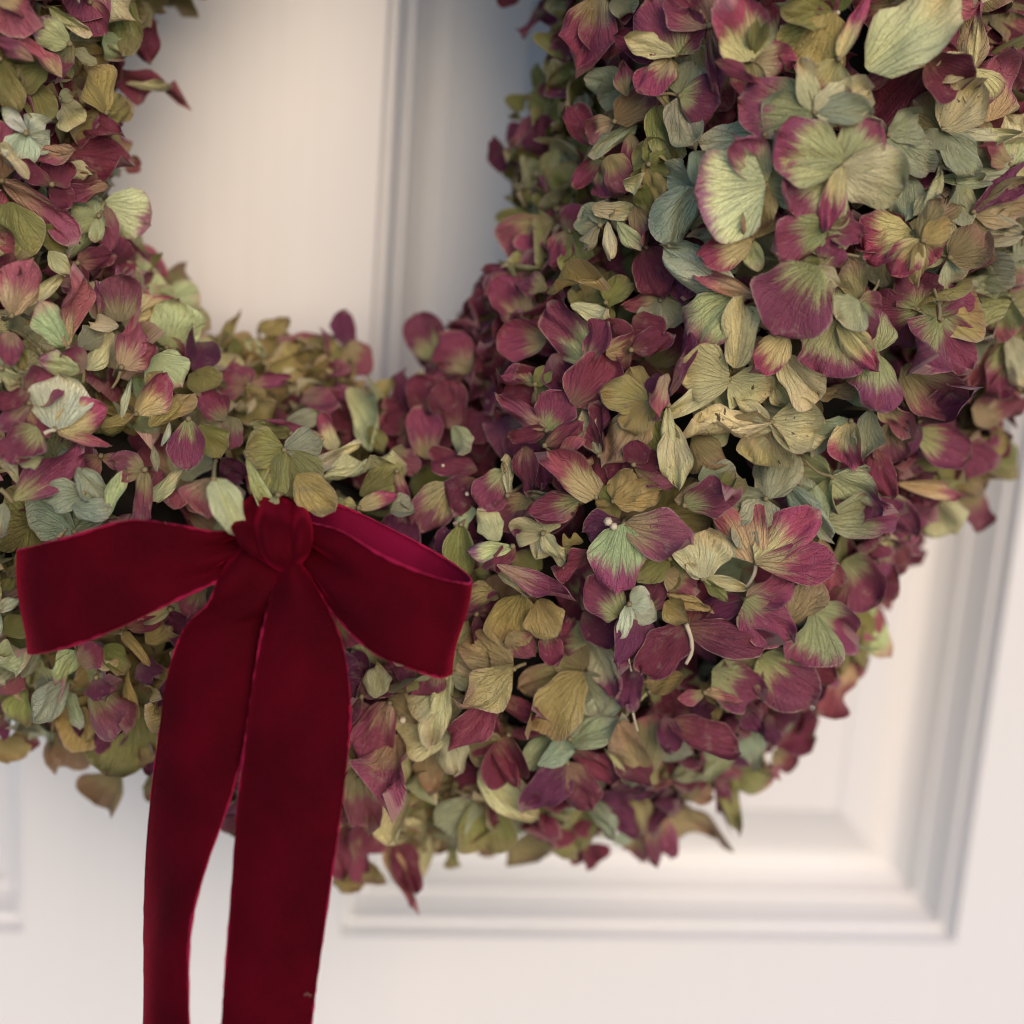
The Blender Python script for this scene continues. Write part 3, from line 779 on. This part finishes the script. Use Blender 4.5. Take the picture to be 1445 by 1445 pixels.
  [350,590,(180,770,135,'G',1)], [180,790,(245,895,120,'G',0)], [350,640,(395,810,65,'G',-1)], [700,700,(560,1030,330,'y',-5)], [400,800,(320,970,210,'o',-6)], [620,1050,(500,1195,230,'o',-9)], [760,850,(770,1050,95,'v',-5)], [780,1060,(765,1180,90,'o',-7)],
  [130,590,(150,790,135,'y',0)], [100,640,(20,700,110,'y',-1)], [60,860,(50,970,170,'q',-5)], [130,810,(130,915,115,'t',-4)], [0,760,(20,880,75,'v',0)], [1350,190,(1250,500,70,'G',19)],
 ],
}
for (ox, oy), lst in sorted(BLOCKS.items(), key=lambda kv: 0):
    for data in sorted(lst, key=lambda q: -len(q)):
        placed_floret(ox, oy, S4, data)
print('placed florets', COUNT[0], 'petals', len(CENTRES))
rng = np.random.default_rng(21)

# the sepals of those florets that lie mostly hidden behind their neighbours
for bx, by, fl, n in FLORETS:
    code, dirs, lens, up = INFO[fl.name]
    if up > 12: continue
    B = WB + np.array(fl.location); view = CAM - B; view /= np.linalg.norm(view)
    ns = normal(B); n0 = 0.5 * view + 0.5 * ns; n0 /= np.linalg.norm(n0)
    X = np.cross(np.array([0, 0, 1.0]), n0); X /= np.linalg.norm(X); Y = np.cross(n0, X)
    ang = sorted(math.atan2(d @ Y, d @ X) for d in dirs)
    size = float(np.clip(np.mean(lens), 0.0075, 0.0125))
    for _ in range(max(0, 4 - len(dirs))):
        gaps = [((ang[(i + 1) % len(ang)] - ang[i]) % (2 * math.pi) or 2 * math.pi, ang[i]) for i in range(len(ang))]
        g, a0 = max(gaps); a = a0 + (g / 2 if len(ang) > 1 else 2.0) + rng.normal(0, .15); a = (a + math.pi) % (2 * math.pi) - math.pi
        ang = sorted(ang + [a])
        back = rng.uniform(0.1, 0.55)
        dv = (math.cos(a) * X + math.sin(a) * Y) * math.cos(back) - n0 * math.sin(back)
        L = size * rng.uniform(.8, 1.05)
        P, pc = petal_shape(L, L * rng.uniform(.85, 1.15), rng.uniform(-1, 1), rng.uniform(-.9, .9), rng.uniform(.4, 1.6), rng.uniform(0, 1), rng.normal(0, .2))
        P = P @ frame(dv, n0 + rng.normal(0, .2, 3)).T - n0 * 0.0012
        build_petal(P, petal_attrs(code, pc), fl)

# ------------------------------------------------------------------ the florets between and beneath them
CA = np.array([(c[0], c[1]) for c in CENTRES]); CC = [c[2] for c in CENTRES]


def surf(t, ph):
    rm, r = ring(t)
    d = np.array([math.cos(t), 0, math.sin(t)])
    c = np.array([WX, WY, WZ]) + d * rm
    off = d * r * math.cos(ph) + np.array([0, WD * math.sin(ph), 0])
    lo, hi = 0.5, 1.8
    for _ in range(14):
        m = (lo + hi) / 2
        if field(c + off * m) < 0: lo = m
        else: hi = m
    return c + off * lo


GAPS = np.array([(1080, 575), (1130, 605), (1085, 700), (1245, 425), (1330, 285), (760, 1000), (830, 1010), (655, 730), (900, 690), (470, 1010), (235, 950), (130, 705), (1000, 685), (1290, 480), (1180, 640), (1085, 120), (560, 1050), (960, 650), (905, 350), (270, 690), (95, 95), (1350, 600), (700, 880)], float)


def scatter(gap, inset, tries, margin, facing):
    pts = []
    for _ in range(tries):
        t, ph = rng.uniform(0, 2 * math.pi), rng.uniform(0, 2 * math.pi)
        rm, r = ring(t)
        if rng.random() > (rm + r * math.cos(ph)) / (rm + r): continue
        p = surf(t, ph)
        if p[1] > -0.006: continue
        x, y = to_px(p)
        if not (-margin < x < 1445 + margin and -margin < y < 1445 + margin): continue
        if inset > 0.003 and ((GAPS - np.array([x, y])) ** 2).sum(1).min() < 34 ** 2: continue
        n = normal(p); vw = CAM - p; vw /= np.linalg.norm(vw)
        if n @ vw < facing: continue
        if pts:
            q = np.array([a[0] for a in pts])
            if ((q - p) ** 2).sum(1).min() < gap * gap: continue
        pts.append((p - n * inset, n, vw, x, y))
    return pts


def wild_floret(p, n, vw, x, y, size, dull=0.0):
    """four sepals round an eye, opening outward; colours follow the florets nearby"""
    d = (CA[:, 0] - x) ** 2 + (CA[:, 1] - y) ** 2
    near = np.argsort(d)[:6]
    a = rng.normal(0, 0.3, 3) + n + 0.15 * vw; a /= np.linalg.norm(a)
    u = np.cross(a, rng.normal(0, 1, 3)); u /= np.linalg.norm(u); v = np.cross(a, u)
    code0 = CC[near[rng.integers(6)]]
    openness = rng.uniform(-0.35, 0.35) if dull else rng.uniform(-0.25, 0.95); res = []
    t0 = rng.uniform(0, 6.3)
    for k in range(4):
        t = t0 + k * math.pi / 2 + rng.normal(0, .12)
        up = openness + rng.normal(0, 0.15)
        rad = math.cos(t) * u + math.sin(t) * v
        dv = rad * math.cos(up) + a * math.sin(up)
        nn = a * math.cos(up) - rad * math.sin(up)
        L = size * rng.uniform(0.85, 1.2)
        code = code0 if rng.random() < .7 else CC[near[rng.integers(6)]]
        P, pc = petal_shape(L, L * rng.uniform(.9, 1.25), rng.uniform(-1.1, 1.1), rng.choice([-1, 1]) * rng.uniform(.2, 1.1), rng.uniform(.4, 1.6), rng.uniform(0, 1), rng.normal(0, .25))
        res.append((P @ frame(dv, nn + rng.normal(0, .1, 3)).T + a * 0.0002 * k, petal_attrs(code, pc)))
    return a, res


mass_v, mass_a, mass_f = [], [[], [], [], []], []


def to_mass(p, res):
    for P, A in res:
        off = sum(len(q) for q in mass_v)
        mass_v.append(P + p - WB); mass_f.extend(tuple(i + off for i in f) for f in FACES)
        for k in range(4): mass_a[k].append(A[k])


fill = scatter(0.0098, 0.0035, 9000, 110, -0.45)
hidden = 0
cand = []
for q in fill:
    dmin = math.sqrt(((CA[:, 0] - q[3]) ** 2 + (CA[:, 1] - q[4]) ** 2).min())
    cand.append((dmin, q))
cand.sort(key=lambda c: -c[0])
room = 296 - COUNT[0]
for dmin, (p, n, vw, x, y) in cand:
    inside = -20 < x < 1465 and -20 < y < 1465
    deep = 0.0 if dmin > 45 else 0.0125
    if deep and n @ vw > 0.5 and rng.random() < 0.76: continue
    if n @ vw < 0.5: p = p + n * deep * 0.6
    p = p - n * deep
    a, res = wild_floret(p, n, vw, x, y, 0.0118, deep > 0)
    if inside and room > 0:
        room -= 1
        fl = link('floret', floret_centre(a), M_STEM, wreath, p - WB)
        for P, A in res: build_petal(P, A, fl)
    else:
        to_mass(p, res)
for p, n, vw, x, y in scatter(0.0125, 0.0190, 6000, 130, -0.5):
    if n @ vw > 0.55 and rng.random() < 0.88: continue
    to_mass(p, wild_floret(p, n, vw, x, y, 0.0105)[1])
for p, n, vw, x, y in scatter(0.0080, 0.0085, 5000, 60, -0.6):
    if n @ vw < 0.42: to_mass(p, wild_floret(p, n, vw, x, y, 0.0105)[1])
if mass_v:
    A = [np.concatenate(k) for k in mass_a]
    o = link('floret_undergrowth', petal_mesh('floret_undergrowth', np.concatenate(mass_v), A, mass_f), M_PETAL, wreath)
    o['kind'] = 'stuff'
print('fill', len(fill), 'room left', room)

# the twig ring that the flowers are tied to, gap shade in its colour
v, f = [], []
NT, NP = 120, 20
for i in range(NT):
    t = 2 * math.pi * i / NT; rm, r = ring(t)
    for j in range(NP):
        ph = 2 * math.pi * j / NP
        k = 0.62 + 0.04 * math.sin(5 * t + 3 * ph) + 0.03 * math.sin(17 * t - 2 * ph)
        d = np.array([math.cos(t), 0, math.sin(t)])
        v.append(np.array([WX, WY, WZ]) - WB + d * (rm + r * k * math.cos(ph)) + np.array([0, WD * k * math.sin(ph), 0]))
for i in range(NT):
    for j in range(NP):
        f.append((i * NP + j, i * NP + (j + 1) % NP, (i + 1) % NT * NP + (j + 1) % NP, (i + 1) % NT * NP + j))
link('twig_ring', mesh_from('twig_ring', v, f), M_CORE, wreath)

# stems that show between the petals (pixel paths in the photograph, lift towards the camera in mm)
STEMS = [
 ([(968, 880), (975, 900), (976, 920), (968, 937)], 4.5, M_PALE_STEM, .00055), ([(1172, 322), (1188, 321), (1197, 310), (1196, 290)], 1, M_STEM, .00045),
 ([(1150, 378), (1168, 366), (1190, 359), (1212, 362)], 1.5, M_STEM, .0004), ([(1325, 452), (1326, 436), (1322, 420), (1318, 408)], 2, M_STEM, .0005),
 ([(1067, 792), (1065, 808), (1058, 822), (1049, 832)], 2, M_PALE_STEM, .0005), ([(1212, 426), (1226, 418), (1236, 406), (1240, 395)], 1.5, M_STEM, .0004),
 ([(1174, 672), (1158, 668), (1146, 660), (1136, 650)], 1, M_STEM, .0004), ([(724, 944), (732, 940), (742, 936)], 1.5, M_STEM, .0005),
 ([(1427, 472), (1427, 462), (1425, 455)], 1.5, M_STEM, .0005), ([(932, 133), (945, 132), (958, 136)], 1, M_STEM, .0004),
 ([(1077, 1060), (1080, 1072), (1084, 1090)], 6, M_PALE_STEM, .0004), ([(876, 933), (877, 942), (876, 950)], 5, M_PALE_STEM, .0003), ([(887, 929), (889, 938), (891, 947)], 5, M_PALE_STEM, .0003),
 ([(170, 524), (166, 536), (158, 548)], 1.5, M_STEM, .0004), ([(117, 520), (118, 530), (117, 540)], 1.5, M_STEM, .0005), ([(62, 612), (70, 608), (78, 607)], 3, M_PALE_STEM, .0005),
 ([(0, 690), (8, 697), (18, 709)], 1.5, M_STEM, .0006), ([(893, 1005), (896, 1018), (900, 1032)], 2, M_PALE_STEM, .0003),
]
for path, up, m, rad in STEMS:
    mid = path[len(path) // 2]; z = depth_of(hit(*mid)) - up * 0.001
    pts = dense([at_depth(x, y, z + 0.0012 * (i - len(path) / 2) * 0.5) for i, (x, y) in enumerate(path)], 5)
    o0 = pts[0].copy()
    v, f = tube(pts - o0, np.linspace(rad, rad * .8, len(pts)), 6)
    link('stem', mesh_from('stem', v, f), m, wreath, o0 - WB)
for (x, y, r, up, sq) in ((858, 736, .0011, 6, 1.0), (866, 743, .001, 6, 1.), (659, 697, .0006, 4, 1.), (768, 898, .0009, 4, 1.), (625, 657, .0005, 4, 1.), (1174, 20, .0007, 2, 1), (1182, 18, .0006, 2, 1), (1178, 27, .0005, 2, 1),
                      (404, 634, .0006, 4, 1.), (410, 636, .0005, 4, 1.), (568, 1016, .001, 2, 1.)):
    p = at_depth(x, y, depth_of(hit(x, y)) - up * .001)
    v, f = bead(np.zeros(3), r, sq)
    link('bud', mesh_from('bud', v, f), M_PALE_STEM, wreath, p - WB)

# ------------------------------------------------------------------ the velvet bow
ZREF = depth_of(hit(385, 770)) - 0.009
bow = bpy.data.objects.new('ribbon_bow', None); COL.objects.link(bow)
BB = at_depth(385, 770, ZREF); bow.location = BB
tag(bow, 'dark red velvet ribbon bow with two loops and two long tails tied on the wreath', 'bow')


def strip(name, secs, flip=False, thick=0.00055, nc=18, curl=0.0, ripple=None, edges=True, sub=7):
    """a ribbon through cross-sections ((ax, ay), (bx, by), lift of a, lift of b) in photograph pixels and mm towards the camera"""
    S = []
    for q in secs:
        (ax, ay), (bx, by), da = q[0], q[1], q[2]; db = q[3] if len(q) > 3 else da
        S.append(np.concatenate([at_depth(ax, ay, ZREF - da * .001), at_depth(bx, by, ZREF - db * .001)]))
    S = dense(S, sub); n = len(S)
    A, B = S[:, :3], S[:, 3:]
    G = np.zeros((n, nc + 1, 3))
    for j in range(nc + 1): G[:, j] = A + (B - A) * (j / nc)
    du = np.gradient(G, axis=0); dvv = np.gradient(G, axis=1)
    nn = np.cross(du, dvv); nn /= np.linalg.norm(nn, axis=2, keepdims=True) + 1e-12
    uu = np.linspace(-1, 1, nc + 1)
    if curl: G = G + nn * (curl * (1 - uu ** 2))[None, :, None]
    if ripple is not None:
        for i in range(n):
            for j in range(nc + 1): G[i, j] += nn[i, j] * ripple(i / (n - 1), uu[j])
    du = np.gradient(G, axis=0); dvv = np.gradient(G, axis=1)
    nn = np.cross(du, dvv); nn /= np.linalg.norm(nn, axis=2, keepdims=True) + 1e-12
    m = nc + 1
    top, bot = (G + nn * thick / 2).reshape(-1, 3), (G - nn * thick / 2).reshape(-1, 3)
    v = np.vstack([top, bot]) - BB; k = n * m; f, mi = [], []
    for i in range(n - 1):
        for j in range(nc):
            a = i * m + j
            f.append((a, a + m, a + m + 1, a + 1)); mi.append(0)
            f.append((k + a, k + a + 1, k + a + m + 1, k + a + m)); mi.append(1)
        for j in (0, nc):
            a = i * m + j; f.append((a, a + m, k + a + m, k + a)); mi.append(1)
    for i in (0, n - 1):
        for j in range(nc):
            a = i * m + j; f.append((a, a + 1, k + a + 1, k + a)); mi.append(1)
    me = mesh_from(name, v, f); o = link(name, me, [M_SATIN, M_VELVET] if flip else [M_VELVET, M_SATIN], bow)
    me.polygons.foreach_set('material_index', mi)
    if edges:
        for j in (0, nc):
            path = G[:, j] - BB
            rad = 0.00028 * (1 + 0.25 * np.sin(np.arange(n) * 2.1 + rng.uniform(0, 6)) + 0.3 * np.sin(np.arange(n) * 0.37 + rng.uniform(0, 6)))
            a, b = tube(path, rad, 7)
            link('selvedge', mesh_from('selvedge', a, b), M_EDGE, o)
    return o


# which way the cross product faces decides the pile side, so every strip lists its sections the same way round
strip('loop', [((404, 733), (410, 782), 6), ((438, 740), (438, 820), 12), ((482, 751), (472, 868), 18), ((540, 785), (526, 920), 22), ((604, 812), (580, 943), 22),
               ((648, 823), (620, 956), 18), ((664, 823), (634, 953), 12), ((657, 810), (632, 946), 6), ((618, 783), (592, 925), 1), ((562, 752), (545, 892), 0),
               ((505, 724), (490, 845), 0), ((460, 709), (445, 790), 1), ((425, 716), (420, 775), 4)], flip=True,
      ripple=lambda t, u: 0.0019 * math.sin(6.5 * u + 2.0) * math.exp(-((t - 0.04) / 0.13) ** 2) + 0.0004 * math.sin(3 * u + 12 * t))
strip('loop', [((372, 738), (366, 792), 6), ((336, 747), (330, 800), 11), ((300, 751), (300, 822), 15), ((245, 741), (243, 849), 19), ((182, 735), (180, 880), 21), ((102, 757), (110, 908), 21),
               ((48, 771), (58, 921), 17), ((25, 777), (39, 922), 10), ((34, 778), (48, 914), 3), ((105, 768), (112, 893), -2), ((200, 748), (200, 850), -3), ((290, 756), (290, 810), -1), ((350, 752), (350, 785), 4)],
      ripple=lambda t, u: 0.0019 * math.sin(6.5 * u + 1.0) * math.exp(-((t - 0.05) / 0.14) ** 2) + 0.0004 * math.sin(3 * u + 14 * t))
fold = lambda t, u: (0.0019 * math.sin(7.0 * u + 4.2 * t) + 0.0010 * math.sin(13 * u + 6.5 * t + 1)) * min(1, 0.1 + 1.5 * t) * (0.4 + 0.6 * t) * math.sin(math.pi * min(t * 1.3, 1))
strip('knot', [((348, 706), (406, 702), -6), ((334, 716), (424, 713), 4), ((326, 733), (436, 731), 11), ((328, 752), (440, 750), 17), ((346, 774), (438, 774), 18), ((376, 792), (428, 790), 14), ((390, 801), (420, 798), 5)],
      curl=0.0020, ripple=fold, edges=False, nc=36)
strip('tail', [((340, 752), (396, 760), 7), ((324, 782), (396, 786), 11), ((310, 815), (394, 815), 14), ((296, 848), (386, 842), 13), ((266, 880), (374, 870), 11), ((250, 910), (366, 905), 11, 12), ((234, 965), (358, 965), 10, 14),
               ((226, 1036), (346, 1041), 9, 16), ((215, 1137), (321, 1135), 8, 18), ((207, 1230), (289, 1236), 6, 19), ((202, 1324), (270, 1324), 5, 20), ((201, 1445), (266, 1445), 5, 20), ((200, 1600), (266, 1600), 5, 20)],
      curl=0.0026, ripple=lambda t, u: 0.0010 * math.sin(3.2 * u + 22 * t) * math.exp(-((t - 0.22) / 0.13) ** 2) + 0.0005 * math.sin(2.2 * u + 15 * t))
strip('tail', [((392, 782), (424, 788), 10), ((388, 812), (440, 816), 14), ((378, 860), (470, 876), 17), ((366, 920), (487, 932), 17), ((353, 1000), (494, 1000), 18), ((345, 1060), (491, 1060), 19), ((334, 1150), (480, 1150), 20),
               ((325, 1280), (461, 1280), 21), ((318, 1380), (447, 1380), 21), ((314, 1445), (439, 1445), 21), ((306, 1600), (424, 1600), 21)], curl=0.0022,
      ripple=lambda t, u: 0.0009 * math.sin(4 * u + 1.4) * math.exp(-(t / 0.16) ** 2) + 0.0005 * math.sin(2.4 * u + 11 * t))

# lint caught on the velvet
for x, y, up, a in ((430, 1406, 23.5, .4),):
    L = rng.uniform(.0006, .0016)
    pts = [np.array([math.cos(a) * L * t, 0.0003 * math.sin(5 * t), math.sin(a) * L * t + .0003 * math.sin(4 * t + a)]) for t in np.linspace(0, 1, 6)]
    v, f = tube(pts, 0.00004, 4)
    link('lint', mesh_from('lint', v, f), M_PALE_STEM, bow, at_depth(x, y, ZREF - up * .001) - BB)

print('depths', [(q, round(depth_of(hit(*q)), 3)) for q in ((1130, 300), (800, 600), (1000, 900), (100, 600), (600, 1150), (1380, 700), (400, 500), (780, 250))], 'bow', round(ZREF, 3))
